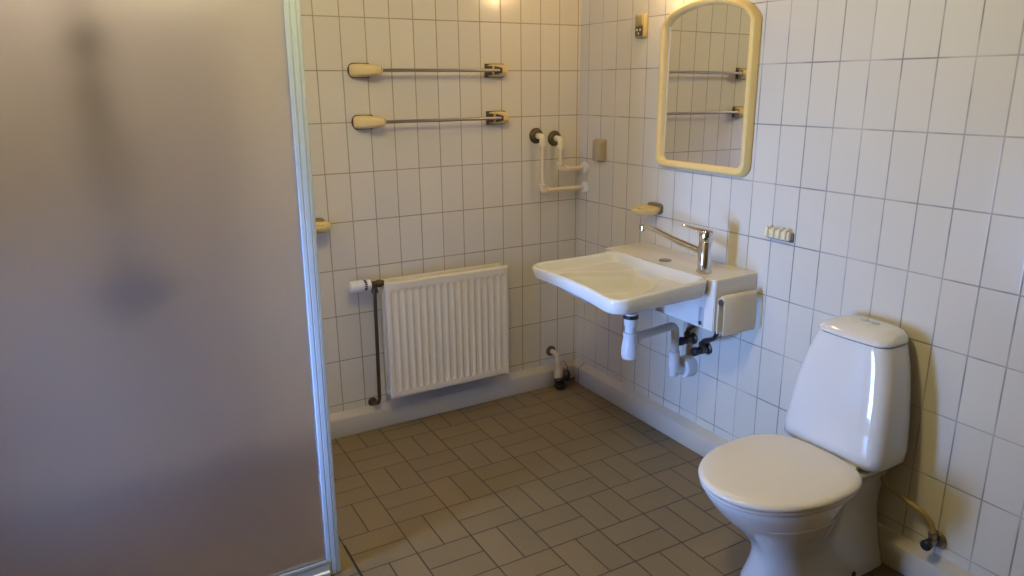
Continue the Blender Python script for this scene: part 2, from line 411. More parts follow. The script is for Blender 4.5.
# ------------------------------------------------------------------ water pipes in the corner
def water_pipe(x, ztop, zbot, label):
    t = thing('water_pipe', (x, 0, zbot), label, 'pipe', 'cream water pipes in the corner')
    Y = -.055
    b = nb(); lathe(b, [(.036, 0), (.036, .004), (.030, .012), (.018, .016)], (x, 0, ztop), (0, -1, 0), 28); link('rosette', b, M['green'], t)
    b = nb(); tube(b, [(x, -.006, ztop), (x, Y, ztop), (x, Y, ztop - .040)], .0135, 16, rad=.02)
    lathe(b, [(.0165, 0), (.0165, .014), (.0135, .017)], (x, Y, ztop - .045), (0, 0, 1), 18); link('elbow', b, M['cream_pale'], t)
    b = nb(); tube(b, [(x, Y, ztop - .03), (x, Y, zbot)], .0095, 16); link('riser', b, M['pipe_cream'], t)
    b = nb(); tube(b, [(x, Y, zbot + .028), (x, Y, zbot), (x + .034, Y, zbot)], .0125, 16, rad=.014)
    lathe(b, [(.0165, 0), (.0165, .012), (.013, .014)], (x + .020, Y, zbot), (1, 0, 0), 18)
    lathe(b, [(.0160, 0), (.0160, .010), (.0125, .012)], (x, Y, zbot + .020), (0, 0, 1), 18); link('corner_joint', b, M['pipe_cream'], t)
    b = nb(); tube(b, [(x + .02, Y, zbot), (-.004, Y, zbot)], .0105, 16); link('crossing_pipe', b, M['pipe_cream'], t)
    b = nb(); lathe(b, [(.027, 0), (.027, .006), (.024, .013), (.014, .016)], (0, Y, zbot), (-1, 0, 0), 24); link('wall_flange', b, M['white'], t)
water_pipe(-.243, 1.252, 1.003, 'longer cream water pipe in the corner, left and lower of two')
water_pipe(-.143, 1.236, 1.096, 'shorter cream water pipe in the corner, right and upper of two')

# ------------------------------------------------------------------ small fittings on the right wall
# beige cover (tapered box)
b = nb(); rings = []
for x, y0, y1, z0, z1 in ((0, -.218, -.156, 1.137, 1.236), (-.016, -.220, -.154, 1.135, 1.238), (-.040, -.212, -.164, 1.140, 1.232), (-.043, -.208, -.168, 1.144, 1.228)):
    rings.append([(x, y0 + .006, z0), (x, y1 - .006, z0), (x, y1, z0 + .006), (x, y1, z1 - .006), (x, y1 - .006, z1), (x, y0 + .006, z1), (x, y0, z1 - .006), (x, y0, z0 + .006)])
ringloft(b, rings)
tag(link('wall_plate', b, M['beige'], origin=(0, -.176, 1.137)), 'small blank beige cover plate on right wall beside the corner pipes', 'cover plate')
# socket
t = thing('wall_socket', (0, -.442, 1.660), 'small aged yellow wall socket on right wall, left of the mirror', 'socket')
b = nb(); box(b, -.022, 0, -.474, -.418, 1.662, 1.752, .004); link('socket_body', b, M['olive'], t)
b = nb(); box(b, -.027, -.020, -.469, -.423, 1.710, 1.748, .003); link('rocker', b, M['olive'], t)
b = nb(); box(b, -.0245, -.0215, -.469, -.423, 1.667, 1.706, .001); fp = link('socket_face', b, M['darkplate'], t)
b = nb()
for dy, dz, r in ((-.010, .004, .0045), (.010, .004, .0045), (0, -.010, .004)):
    lathe(b, [(r, 0), (r, .0022)], (-.0240, -.446 + dy, 1.687 + dz), (-1, 0, 0), 12)
link('pin_holes', b, M['cream_pale'], fp)

# soap dishes
def soap_dish(cy, cz, label, wall='right', cx=0):
    loc = (0, cy, cz) if wall == 'right' else (cx, 0, cz)
    t = thing('soap_dish', loc, label, 'soap dish')
    def W(d, s, z):                                   # d out of the wall, s along it
        return (-d, cy + s, cz + z) if wall == 'right' else (cx + s, -d, cz + z)
    b = nb(); pts = []
    for k in range(24):
        a = 2 * PI * k / 24; f = lambda q: math.copysign(abs(q) ** .5, q)
        pts.append((.045 * f(math.cos(a)), .024 * f(math.sin(a))))
    ringloft(b, [[W(0, s, z) for s, z in pts], [W(.010, s, z) for s, z in pts], [W(.013, s * .93, z * .9) for s, z in pts]])
    link('wall_mount', b, M['mount'], t)
    b = nb(); n = 36
    def rim(sc_, z, off=0.0):
        r = []
        for k in range(n):
            a = 2 * PI * k / n; f = lambda q: math.copysign(abs(q) ** .7, q)
            dd = .064 + off + .056 * sc_ * f(math.cos(a)); ss = .054 * sc_ * f(math.sin(a)) * (1 - .25 * (dd - .06) / .05)
            r.append(W(dd, ss, z - .004 + .004 * (1 - dd / .11)))
        return r
    ringloft(b, [rim(.35, -.024, -.020), rim(.70, -.020, -.010), rim(.93, -.006, -.002), rim(1.0, .004), rim(.985, .009), rim(.90, .010), rim(.80, .002), rim(.5, -.006), rim(.15, -.006)])
    dish = link('dish', b, M['cream'], t, angle=60)
    b = nb()
    for q in (-.018, 0, .018):
        tube(b, [W(.045, q, .000), W(.085, q, .004)], .0028, 8)
    link('drip_ribs', b, M['cream'], dish)
soap_dish(-.572, .972, 'cream soap dish on right wall, above the faucet spout', 'right')
soap_dish(0, .945, 'cream soap dish on back wall, half hidden by the screen post', 'back', -1.300)

# hook rack
t = thing('hook_rack', (0, -1.221, .955), 'small cream hook strip with four pegs above the paper holder', 'hook rack')
b = nb(); box(b, -.008, 0, -1.284, -1.176, .951, .984, .003); link('back_strip', b, M['darkplate'], t)
b = nb(); box(b, -.024, -.006, -1.279, -1.170, .956, .987, .006, 3); link('rack_body', b, M['cream_pale'], t)
for k in range(4):
    y = -1.264 + k * .0255
    b = nb(); tube(b, [(-.020, y, .962), (-.026, y, .966), (-.027, y, .978), (-.025, y, .989)], [.007, .0075, .0075, .007], 12); sphere(b, (-.0250, y, .989), .0075, n=12)
    link('hook', b, M['cream_pale'], t)

# ------------------------------------------------------------------ mirror
CYM = -.824; HW = .248; ZB, ZS, ZA = 1.148, 1.712, 1.787
def mirror_outline(ins, n=20):
    hw, zb, zs, za = HW - ins, ZB + ins, ZS - ins * .15, ZA - ins; rc = max(.045 - ins * .6, .006); out = []
    for k in range(7):                               # bottom corners
        a = -PI / 2 + PI / 2 * k / 6; out.append((hw - rc + rc * math.cos(a), zb + rc + rc * math.sin(a)))
    rt = max(.055 - ins * .7, .01); rise = za - zs
    R = (hw * hw + rise * rise) / (2 * rise); zc0 = za - R
    top = []
    for k in range(n + 1):
        s = hw * math.cos(PI * k / n) * -1
        top.append((s, zc0 + math.sqrt(max(R * R - s * s, 0))))
    top = list(reversed(top))                        # right -> left
    tp = []
    for (s, z) in top:
        e = max(0, abs(s) - (hw - rt)) / rt          # soften the shoulder
        tp.append((s, z - .020 * e * e))
    out += tp
    for k in range(7):
        a = PI + PI / 2 * k / 6; out.append((-hw + rc + rc * math.cos(a), zb + rc + rc * math.sin(a)))
    return out
t = thing('wall_mirror', (0, CYM, ZB), 'arched wall mirror in a wide yellowed plastic frame above the washbasin', 'mirror')
b = nb()
rg = [(.003, 0), (0, -.004), (.0005, -.008), (.008, -.026), (.011, -.0305), (.016, -.032), (.026, -.029), (.030, -.026), (.0325, -.020), (.034, -.006)]
ringloft(b, [[(x, CYM + s, z) for s, z in mirror_outline(i)] for i, x in rg], cap=False)
link('frame', b, M['yellow'], t, angle=60)
b = nb()
ringloft(b, [[(x - (ZA - z) * .0067, CYM + s, z) for s, z in mirror_outline(.0335)] for x in (-.003, -.008)])
link('mirror_glass', b, M['mirror'], t, smooth=False)

# lamp over the mirror (just above the picture)
t = thing('wall_lamp', (0, -.71, 1.90), 'small opal glass lamp on right wall above the mirror', 'lamp')
b = nb(); lathe(b, [(.05, 0), (.05, .008), (.035, .016), (.03, .025)], (0, -.71, 1.945), (-1, 0, 0)); link('lamp_base', b, M['paint'], t)
LAMP_COL = (1.0, .65, .29)
M['opal'] = emission('lit_opal_glass', LAMP_COL, 84.0)
b = nb(); sphere(b, (-.066, -.71, 1.945), .045); link('lamp_globe', b, M['opal'], t)

t = thing('ceiling_lamp', (-1.5, -1.70, 2.12), 'round opal ceiling lamp over the middle of the bathroom', 'lamp')
b = nb(); lathe(b, [(.075, 0), (.075, .012), (.06, .03)], (-1.5, -1.70, ZC), (0, 0, -1)); link('lamp_base', b, M['paint'], t)
M['opal_ceiling'] = emission('lit_opal_ceiling_glass', (1.0, .91, .48), 103.0)
b = nb(); sphere(b, (-1.5, -1.70, 2.21), .105, sz=.85); link('lamp_globe', b, M['opal_ceiling'], t)

t = thing('shower_fill_lamp', (-2.08, -.46, 2.20), 'added fill lamp above the shower, out of view, brightening the frosted pane', 'lamp')  # added fill light, out of view, to lift the pane and shower wall
b = nb(); lathe(b, [(.06, 0), (.06, .010), (.05, .03)], (-2.08, -.46, ZC), (0, 0, -1)); link('lamp_base', b, M['paint'], t)
M['shower_fill'] = emission('shower_fill_glow', (1.0, .92, .91), 66.0)
b = nb(); sphere(b, (-2.08, -.46, 2.245), .075, sz=.8); link('lamp_globe', b, M['shower_fill'], t)

# ------------------------------------------------------------------ washbasin
CB = -.84
t = thing('washbasin', (0, CB, .62), 'white wheelchair washbasin on a wall housing, filled with elbow ledges', 'washbasin')
t['label'] = 'large white washbasin with sloping elbow ledges, fixed to right wall'
def smooth(a, b_, x):
    x = min(1, max(0, (x - a) / (b_ - a))); return x * x * (3 - 2 * x)
A0, A1, W_ = .205, .628, .283
def front(v): return A1 - .022 * (1 - min(1, abs(v) / .24) ** 2) ** 1.4 if abs(v) < .24 else A1
def basin_outline(ins=0.0):
    pts = []; rc = .055; rb = .045
    a1, a0, w = A1 - ins, A0 + ins, W_ - ins
    N1 = 60
    for k in range(N1 + 1):                           # front edge from -w to w
        v = -(w - rc) + 2 * (w - rc) * k / N1; pts.append((front(v) - ins, v))
    for k in range(1, 12):
        an = PI / 2 * k / 12; pts.append((a1 - rc + rc * math.cos(an), w - rc + rc * math.sin(an)))
    for k in range(31):
        pts.append((a1 - rc - (a1 - rc - a0 - rb) * k / 30, w - .004 * math.sin(PI * k / 30)))
    for k in range(1, 12):
        an = PI / 2 + PI / 2 * k / 12; pts.append((a0 + rb + rb * math.cos(an), w - rb + rb * math.sin(an)))
    for k in range(41):
        pts.append((a0, w - rb - 2 * (w - rb) * k / 40))
    for k in range(1, 12):
        an = PI + PI / 2 * k / 12; pts.append((a0 + rb + rb * math.cos(an), -(w - rb) + rb * math.sin(an)))
    for k in range(31):
        pts.append((a0 + rb + (a1 - rc - a0 - rb) * k / 30, -w + .004 * math.sin(PI * k / 30)))
    for k in range(1, 12):
        an = 1.5 * PI + PI / 2 * k / 12; pts.append((a1 - rc + rc * math.cos(an), -(w - rc) + rc * math.sin(an)))
    return pts
def rim_z(a, v):
    z = .815 - .020 * (a - A0) / (A1 - A0)
    return z + .012 * min(1, max(0, v / .28)) * smooth(.25, .62, a)
def basin_z(a, v, edge):
    """edge = distance inwards from the outline"""
    z0 = rim_z(a, v)
    roll = .010 * (1 - math.sqrt(max(0, 1 - (1 - min(edge / .012, 1)) ** 2)))
    z = z0 - roll
    z -= .036 * smooth(.014, .046, edge)                                   # rim down to the elbow ledges
    hb = .090 + (.212 - .090) * min(1, max(0, (a - .275) / (.49 - .275)))
    if a > .49: hb = .212
    d = min(hb - abs(v), a - .245, front(v) - .058 - a)
    z -= .064 * smooth(0, .075, d) + .014 * smooth(0, .010, d)
    return z
b = nb(); out = basin_outline(); n = len(out); ca, cv = .40, 0.0
rings = []
def ringverts(scale, zf):
    r = []
    for a, v in out:
        aa, vv = ca + (a - ca) * scale, cv + (v - cv) * scale
        r.append(b.verts.new((-aa, CB + vv, zf(aa, vv, a, v))))
    return r
def skh(a, v): return .046 + .012 * (A1 - a) / (A1 - A0) - .006 * v / .28
def edge_d(a, v, oa, ov):
    return math.hypot(oa - a, ov - v) * .93
# underside and skirt, bottom up
rings.append(ringverts(.12, lambda a, v, oa, ov: .658))
rings.append(ringverts(.35, lambda a, v, oa, ov: .674))
rings.append(ringverts(.60, lambda a, v, oa, ov: .712))
rings.append(ringverts(.80, lambda a, v, oa, ov: rim_z(oa, ov) - skh(oa, ov) + .004))
rings.append(ringverts(.92, lambda a, v, oa, ov: rim_z(oa, ov) - skh(oa, ov) + .009))
rings.append(ringverts(.955, lambda a, v, oa, ov: rim_z(oa, ov) - skh(oa, ov) + .001))
rings.append(ringverts(.972, lambda a, v, oa, ov: rim_z(oa, ov) - skh(oa, ov)))
rings.append(ringverts(.983, lambda a, v, oa, ov: rim_z(oa, ov) - skh(oa, ov) + .005))
rings.append(ringverts(.993, lambda a, v, oa, ov: rim_z(oa, ov) - skh(oa, ov) * .55))
ns = 64
for k in range(ns):
    f = k / ns; s = 1 - (f * .10 if f < .0 else 0) - (1.0 * f ** 1.25) * .985
    rings.append(ringverts(s, lambda a, v, oa, ov: basin_z(a, v, edge_d(a, v, oa, ov))))
skin(b, rings, True)
basin = link('basin', b, M['porcelain'], t, angle=80)
b = nb(); lathe(b, [(.034, 0), (.034, .003), (.026, .004), (.022, .001), (.002, .001)], (-.375, CB - .03, .694), (0, 0, 1)); link('waste_ring', b, M['chrome'], basin)
# housing with sloping underside bracket
b = nb()
y0, y1 = -1.140, -.498
prof = [(0, .640), (0, .8135), (-.203, .8105), (-.206, .8075), (-.206, .624), (-.200, .620), (-.150, .620)]
ringloft(b, [[(x, y, z) for x, z in prof] for y in (y0, y1)])
bmesh.ops.bevel(b, geom=[e for e in b.edges if abs(e.verts[0].co.y - e.verts[1].co.y) < 1e-6], offset=.003, segments=2, affect='EDGES')
hs = link('housing', b, M['housing'], t)
b = nb(); box(b, -.209, -.2045, -1.092, -1.068, .628, .700, .001); sl = link('adjusting_slot', b, M['grey_alu'], hs)
b = nb(); lathe(b, [(.007, 0), (.007, .004), (.004, .006)], (-.209, -1.080, .642), (-1, 0, 0), 14); link('screw', b, M['black'], sl)
b = nb(); lathe(b, [(.0245, 0), (.0245, .002), (.021, .004), (.012, .0035)], (-.150, -.812, .8118), (0, 0, 1), 32); link('hole_cap', b, M['oldchrome'], t)

# faucet
fx, fy, fz = -.150, -1.022, .8125
t = thing('faucet', (fx, fy, fz), 'chrome single-lever faucet with long swung spout on the washbasin', 'faucet')
b = nb(); lathe(b, [(.028, 0), (.028, .004), (.0245, .007), (.0245, .112), (.0235, .1135)], (fx, fy, fz), (0, 0, 1), 32); link('body', b, M['chrome'], t)
b = nb(); lathe(b, [(.0235, .114), (.0245, .1155), (.0245, .148), (.022, .153), (.004, .155)], (fx, fy, fz), (0, 0, 1), 32)
cap = link('lever_cap', b, M['chrome'], t)
b = nb(); rings = []
dv = Vector((-.62, .62, 0)).normalized(); sd = Vector((-dv.y, dv.x, 0))
for s, w, th, z in ((-.023, .018, .008, .150), (0, .022, .010, .152), (.03, .018, .009, .157), (.06, .013, .007, .164), (.082, .010, .005, .169), (.088, .007, .003, .170)):
    c0 = Vector((fx, fy, fz + z)) + dv * s; rings.append([c0 + sd * (w * math.cos(a)) + Vector((0, 0, th * math.sin(a) * .8)) for a in [2 * PI * k / 14 for k in range(14)]])
ringloft(b, rings); link('lever', b, M['chrome'], cap)
b = nb()
se = Vector((-.192, -.722, fz + .128))
s0 = Vector((fx, fy, fz + .072)); dd = (se - s0); dd.z = 0; L = dd.length; dd.normalize()
path = [s0 + dd * .010, s0 + dd * .03 + Vector((0, 0, .004)), s0 + dd * L * .5 + Vector((0, 0, .026)), s0 + dd * L * .76 + Vector((0, 0, .046)), s0 + dd * (L * .90) + Vector((0, 0, .051)), s0 + dd * L + Vector((0, 0, .049))]
tube(b, path, [.014, .0135, .0125, .0115, .0115, .0125], 18); sp_ = link('spout', b, M['chrome'], t)
b = nb(); lathe(b, [(.0125, 0), (.0155, .004), (.0155, .022), (.012, .026)], s0 + dd * L + Vector((0, 0, .060)), (0, 0, -1), 20); link('aerator', b, M['chrome'], sp_)

# paper holder on the housing's right end
t = thing('paper_holder', (-.10, -1.14, .61), 'cream covered toilet paper holder on right end of washbasin housing', 'paper holder')
b = nb(); box(b, -.192, -.030, -1.147, -1.1405, .615, .745, .002); link('back_plate', b, M['holder'], t)
b = nb(); rings = []
for x in (-.192, -.187, -.033, -.028):
    q = .0 if x in (-.187, -.033) else .003
    sec = [(-1.1485, .742), (-1.152, .755 - q), (-1.160, .760 - q), (-1.168 + q, .757 - q), (-1.173 + q, .748), (-1.175 + q, .72), (-1.177 + q, .68), (-1.177 + q, .64), (-1.174 + q, .613 + q), (-1.170, .613 + q), (-1.173, .64), (-1.1725, .68), (-1.170, .72), (-1.167, .742), (-1.162, .748), (-1.157, .746), (-1.152, .738)]
    rings.append([(x, y, z) for y, z in sec])
ringloft(b, rings); cv_ = link('roll_cover', b, M['holder'], t, angle=50)
b = nb(); tube(b, [(-.196, -1.159, .735), (-.030, -1.159, .735)], .0120, 18); link('hinge_rod', b, M['darkplate'], t)

# ------------------------------------------------------------------ drain trap below the basin
tx, ty = -.364, -.876
t = thing('drain_trap', (tx, ty, .468), 'white plastic bottle trap and waste pipe hanging under the washbasin', 'drain trap')
b = nb(); lathe(b, [(.0265, 0), (.0285, .001), (.0285, .014), (.026, .015)], (tx, ty, .629), (0, 0, 1), 28); link('gasket', b, M['black'], t)
b = nb(); lathe(b, [(.0205, .560 - .468), (.0205, .600 - .468), (.0255, .603 - .468), (.0255, .650 - .468)], (tx, ty, .468), (0, 0, 1), 28); link('tailpiece', b, M['white'], t)
b = nb(); lathe(b, [(.020, 0), (.029, .003), (.0315, .012), (.0320, .018), (.0320, .020), (.0305, .022), (.0320, .024), (.0320, .045), (.029, .066), (.026, .080), (.0265, .084), (.0265, .104), (.021, .107)], (tx, ty, .468), (0, 0, 1), 32); link('bottle', b, M['white'], t)
b = nb(); oz = .545
dirp = (Vector((-.095, -.832, 0)) - Vector((tx, ty, 0))); Lp = dirp.length; dirp.normalize()
o0 = Vector((tx, ty, oz))
lathe(b, [(.0175, .022), (.0225, .026), (.0225, .042), (.0185, .046)], o0, dirp, 24); link('union_nut', b, M['white'], t)
b = nb()
tube(b, [o0 + dirp * .02, o0 + dirp * (Lp), o0 + dirp * Lp + Vector((0, 0, -.22))], .0165, 22, rad=.045)
link('waste_pipe', b, M['white'], t, angle=50)
e = o0 + dirp * Lp
b = nb(); tube(b, [e + Vector((0, 0, -.115)), e + Vector((0, 0, -.200)), Vector((-.03, e.y + .004, .345))], .0215, 22, rad=.045); link('elbow_socket', b, M['white'], t, angle=50)
b = nb(); lathe(b, [(.0450, 0), (.0450, .040), (.0425, .047), (.036, .049), (.023, .046)], (0, e.y + .004, .350), (-1, 0, 0), 36); link('wall_rosette', b, M['white'], t)

# stop valves with hoses going up into the housing
def stop_valve(y, z, hose, label):
    t = thing('stop_valve', (0, y, z), label, 'stop valve')
    b = nb(); lathe(b, [(.024, 0), (.024, .004), (.016, .010)], (0, y, z), (-1, 0, 0), 24); link('rosette', b, M['dullmetal'], t)
    b = nb(); tube(b, [(-.006, y, z), (-.058, y, z)], .012, 16); lathe(b, [(.016, .018), (.017, .024), (.017, .044), (.015, .048)], (0, y, z), (-1, 0, 0), 8)
    tube(b, [(-.036, y, z), (-.036, y, z + .030)], .0105, 14); link('valve_body', b, M['dullmetal'], t)
    b = nb(); lathe(b, [(.013, 0), (.017, .003), (.018, .010), (.017, .024), (.012, .028)], (-.056, y, z), (-1, 0, 0), 16); link('knob', b, M['black'], t)
    b = nb(); lathe(b, [(.0125, 0), (.0125, .016)], (-.036, y, z + .018), (0, 0, 1), 6); link('hex_nut', b, M['brass'], t)
    b = nb(); tube(b, hose, .0085, 14, rad=.03); link('supply_hose', b, M['black'], t, angle=50)
stop_valve(-.838, .470, [(-.036, -.838, .495), (-.042, -.848, .520), (-.085, -.940, .580), (-.110, -1.00, .612), (-.112, -1.005, .626)], 'black stop valve below washbasin, left one behind waste pipe')
stop_valve(-.922, .452, [(-.036, -.922, .477), (-.046, -.940, .500), (-.095, -1.040, .545), (-.118, -1.075, .575), (-.120, -1.080, .626)], 'black stop valve below washbasin, right one under paper holder')

# ------------------------------------------------------------------ radiator
RX0, RX1, RZ0, RZ1 = -1.052, -.463, .163, .687
t = thing('radiator', ((RX0 + RX1) / 2, 0, RZ0), 'off-white ribbed panel radiator on back wall beside the screen', 'radiator')
b = nb(); NC = 17; pitch = (RX1 - RX0 - .030) / NC; nx, nz = NC * 12 + 6, 150
YFR = -.118
grid = []
for j in range(nz + 1):
    row = []
    z = RZ0 + (RZ1 - RZ0) * j / nz
    for i in range(nx + 1):
        x = RX0 + (RX1 - RX0) * i / nx
        xr = x - RX0 - .015
        dep = 0.0
        if 0 < xr < NC * pitch:
            c = abs((xr % pitch) - pitch / 2) / (pitch / 2)
            top = RZ1 - .032 - c * pitch * .42; bot = RZ0 + .026 + c * pitch * .42
            dep = .0038 * (1 - smooth(.30, .92, c)) * smooth(0, .006, top - z) * smooth(0, .006, z - bot)
        ed = min(x - RX0, RX1 - x, z - RZ0, RZ1 - z)
        rr = .005 * (1 - smooth(0, .006, ed))
        row.append(b.verts.new((x, YFR + dep + rr, z)))
    grid.append(row)
for j in range(nz):
    for i in range(nx):
        b.faces.new((grid[j][i], grid[j][i + 1], grid[j + 1][i + 1], grid[j + 1][i]))
bd = grid[0][:] + [grid[j][-1] for j in range(1, nz + 1)] + list(reversed(grid[-1][:-1])) + [grid[j][0] for j in range(nz - 1, 0, -1)]
bk = [b.verts.new((v.co.x, YFR + .017, v.co.z)) for v in bd]
for k in range(len(bd)):
    k2 = (k + 1) % len(bd); b.faces.new((bd[k], bd[k2], bk[k2], bk[k]))
b.faces.new(bk)
link('front_panel', b, M['rad'], t, angle=40)
b = nb(); box(b, RX0 - .001, RX1 - .012, -.062, -.046, RZ0, RZ1 + .002, .004); link('back_panel', b, M['rad'], t)
b = nb(); zz = []
for k in range(60):
    x = RX0 + .03 + (RX1 - RX0 - .07) * k / 59; zz.append((x, -.098 if k % 2 else -.066))
ft = [b.verts.new((x, y, RZ1 - .035)) for x, y in zz]; fb = [b.verts.new((x, y, RZ0 + .02)) for x, y in zz]
for k in range(59): b.faces.new((ft[k], ft[k + 1], fb[k + 1], fb[k]))
link('convector_sheet', b, M['rad'], t, smooth=False)
for xa, xb in ((RX0 + .002, RX0 + .032), (RX1 - .040, RX1 - .012)):
    for za, zb in ((RZ1 - .030, RZ1 - .006), (RZ0 + .008, RZ0 + .030)):
        b = nb(); box(b, xa, xb, -.112, -.05, za, zb, .004); link('end_manifold', b, M['rad'], t)
for x in (RX0 + .10, RX1 - .06):
    b = nb(); box(b, x - .014, x + .014, -.060, 0, RZ0 + .0, RZ0 + .03, .002); box(b, x - .018, x + .018, -.012, 0, RZ0 + .02, RZ1 - .04, .002); link('wall_bracket', b, M['darkplate'], t)
# thermostatic valve
vx, vy, vz = -1.088, -.081, .672
t = thing('thermostat_valve', (vx, vy, vz), 'white thermostatic radiator valve at top left of the radiator', 'radiator valve')
b = nb(); prof = [(.012, .016), (.0215, .018), (.0215, .034), (.018, .035), (.018, .046), (.0215, .047), (.0235, .052), (.0245, .094), (.0225, .104), (.014, .108)]
lathe(b, prof, (vx, vy, vz + .010), (-1, 0, .0), 28); hd = link('thermostat_head', b, M['white'], t)
b = nb()
for k in range(14):
    a = 2 * PI * k / 14
    box(b, vx - .046, vx - .035, vy + .0185 * math.cos(a) - .0022, vy + .0185 * math.cos(a) + .0022, vz + .010 + .0185 * math.sin(a) - .0022, vz + .010 + .0185 * math.sin(a) + .0022)
link('dial_slots', b, M['dark'], hd, smooth=False)
b = nb(); tube(b, [(vx - .020, vy, vz + .010), (vx + .040, vy, vz + .010)], .0125, 16); lathe(b, [(.0165, 0), (.0165, .016)], (vx + .012, vy, vz + .010), (1, 0, 0), 6)
tube(b, [(vx, vy, vz + .010), (vx, vy, vz - .024)], .0125, 16); lathe(b, [(.0155, 0), (.0155, .014)], (vx, vy, vz - .028), (0, 0, 1), 6); link('valve_body', b, M['brass'], t)
b = nb(); tube(b, [(vx, vy, vz - .02), (vx - .006, vy + .008, .16), (vx - .010, vy + .012, .138), (vx - .014, vy + .055, .120), (vx - .016, -.004, .118)], .0078, 14, rad=.02)
tag(link('heating_pipe', b, M['brass'], origin=(vx, 0, .118)), 'thin dark heating pipe descending along left side of radiator', 'pipe')
b = nb(); lathe(b, [(.020, 0), (.020, .004), (.012, .009)], (vx - .016, 0, .120), (0, -1, 0), 20)
tag(link('pipe_rosette', b, M['brass'], origin=(vx, 0, .100)), 'small dark rosette on the wall at foot of heating pipe', 'rosette')

# ------------------------------------------------------------------ tap in the corner above the skirting
cx, cz = -.157, .178
t = thing('corner_tap', (cx, 0, .03), 'old painted water tap with black handle at floor of back corner', 'tap')
b = nb(); lathe(b, [(.027, 0), (.027, .004), (.020, .010), (.012, .012)], (cx, 0, cz), (0, -1, 0), 24); link('rosette', b, M['rust'], t)
b = nb(); tube(b, [(cx, -.006, cz), (cx + .002, -.058, cz + .002), (cx + .003, -.066, cz - .055), (cx + .003, -.066, .062)], .0118, 16, rad=.035)
lathe(b, [(.0155, 0), (.0155, .016)], (cx + .003, -.066, .098), (0, 0, 1), 8); link('bent_pipe', b, M['pipe_cream'], t)
b = nb(); lathe(b, [(.016, 0), (.023, .006), (.023, .038), (.017, .052)], (cx + .003, -.066, .052), (0, 0, 1), 18)
tube(b, [(cx + .003, -.066, .070), (cx + .034, -.080, .072)], .012, 14); link('tap_body', b, M['pipe_cream'], t)
b = nb(); lathe(b, [(.014, 0), (.025, .004), (.028, .012), (.025, .026), (.012, .031)], (cx + .026, -.084, .070), (.6, -.75, .15), 9); link('handle', b, M['black'], t)
b = nb(); tube(b, [(cx + .003, -.066, .058), (cx + .001, -.080, .038)], [.019, .024], 14); lathe(b, [(.026, 0), (.029, .006), (.027, .028)], (cx, -.084, .010), (.05, -.2, 1), 10); link('outlet_nut', b, M['black'], t)
b = nb(); tube(b, [(cx + .03, -.085, .045), (cx + .065, -.085, .036), (cx + .100, -.070, .034)], [.008, .006, .004], 10); link('lever', b, M['black'], t)

# ------------------------------------------------------------------ toilet
TY = -1.655
t = thing('toilet', (0, TY, 0), 'white floor-standing toilet with closed lid and tapered tank at right', 'toilet', rz=math.radians(0.6))
def L(u, v, z): return (-u, v, z)
def egg(z, uf, uc, w, ur, wr, ub, n=22, m=12):
    side = []
    for k in range(n + 1):
        a = PI / 2 * k / n; side.append((uc + (uf - uc) * math.cos(a), w * math.sin(a) ** .92))
    for k in range(1, m + 1):
        u = uc + (ur - uc) * k / m; f = k / m; f = f * f * (3 - 2 * f); side.append((u, w + (wr - w) * f))
    rc = .035
    for k in range(1, 5): side.append((ur + (ub + rc - ur) * k / 4, wr))
    for k in range(1, 7):
        a = PI / 2 * k / 6; side.append((ub + rc - rc * math.sin(a), wr - rc + rc * math.cos(a)))
    full = [L(u, v, z) for u, v in side] + [L(u, -v, z) for u, v in reversed(side[1:])]
    return full
lv = [(.000, .510, .37, .110, .22, .116, .02), (.012, .509, .37, .109, .22, .114, .02), (.045, .495, .37, .098, .22, .102, .02), (.085, .482, .37, .089, .22, .092, .02),
      (.120, .481, .375, .087, .22, .085, .02), (.155, .494, .38, .096, .22, .078, .02), (.20, .532, .39, .118, .215, .074, .02), (.25, .583, .41, .147, .205, .076, .02),
      (.295, .628, .43, .168, .20, .084, .02), (.330, .654, .438, .180, .20, .096, .02), (.352, .668, .44, .185, .20, .116, .02), (.366, .671, .44, .185, .20, .122, .02), (.371, .667, .44, .181, .20, .119, .022)]
b = nb(); ringloft(b, [egg(*q) for q in lv]); body = link('bowl', b, M['porcelain'], t, angle=60, local=True)
for s in (-1, 1):
    b = nb(); lathe(b, [(.009, 0), (.008, .004), (.003, .005)], L(.205, s * .1235, .032), (0, s, .12), 14); link('bolt_cap', b, M['black'], body, local=True)
def lidring(z, ins, dz=0):
    uf, uc, w, ub, p = .690 - ins, .43, .194 - ins, .234 + ins, 2.9
    side = []
    for k in range(25):
        a = PI / 2 * k / 24; side.append((uc + (uf - uc) * math.cos(a), w * math.sin(a) ** .93))
    for k in range(1, 21):
        a = PI / 2 * k / 20; side.append((uc - (uc - ub) * math.sin(a) ** (2 / p), w * max(0, math.cos(a)) ** (2 / p)))
    return [L(u, v, z) for u, v in side] + [L(u, -v, z) for u, v in reversed(side[1:-1])]
b = nb(); ringloft(b, [lidring(.3725, .012), lidring(.374, .006), lidring(.379, .004), lidring(.3855, .005), lidring(.387, .010)]); link('seat', b, M['seat'], t, angle=60, local=True)
b = nb(); ringloft(b, [lidring(.3895, .006), lidring(.391, .001), lidring(.396, 0), lidring(.401, .002), lidring(.405, .007), lidring(.4075, .018), lidring(.409, .05), lidring(.4100, .09)]); link('lid', b, M['seat'], t, angle=60, local=True)
for s in (-1, 1):
    b = nb(); tube(b, [L(.232, s * .085 - .022, .385), L(.232, s * .085 + .022, .385)], .010, 14); link('hinge', b, M['seat'], t, local=True)
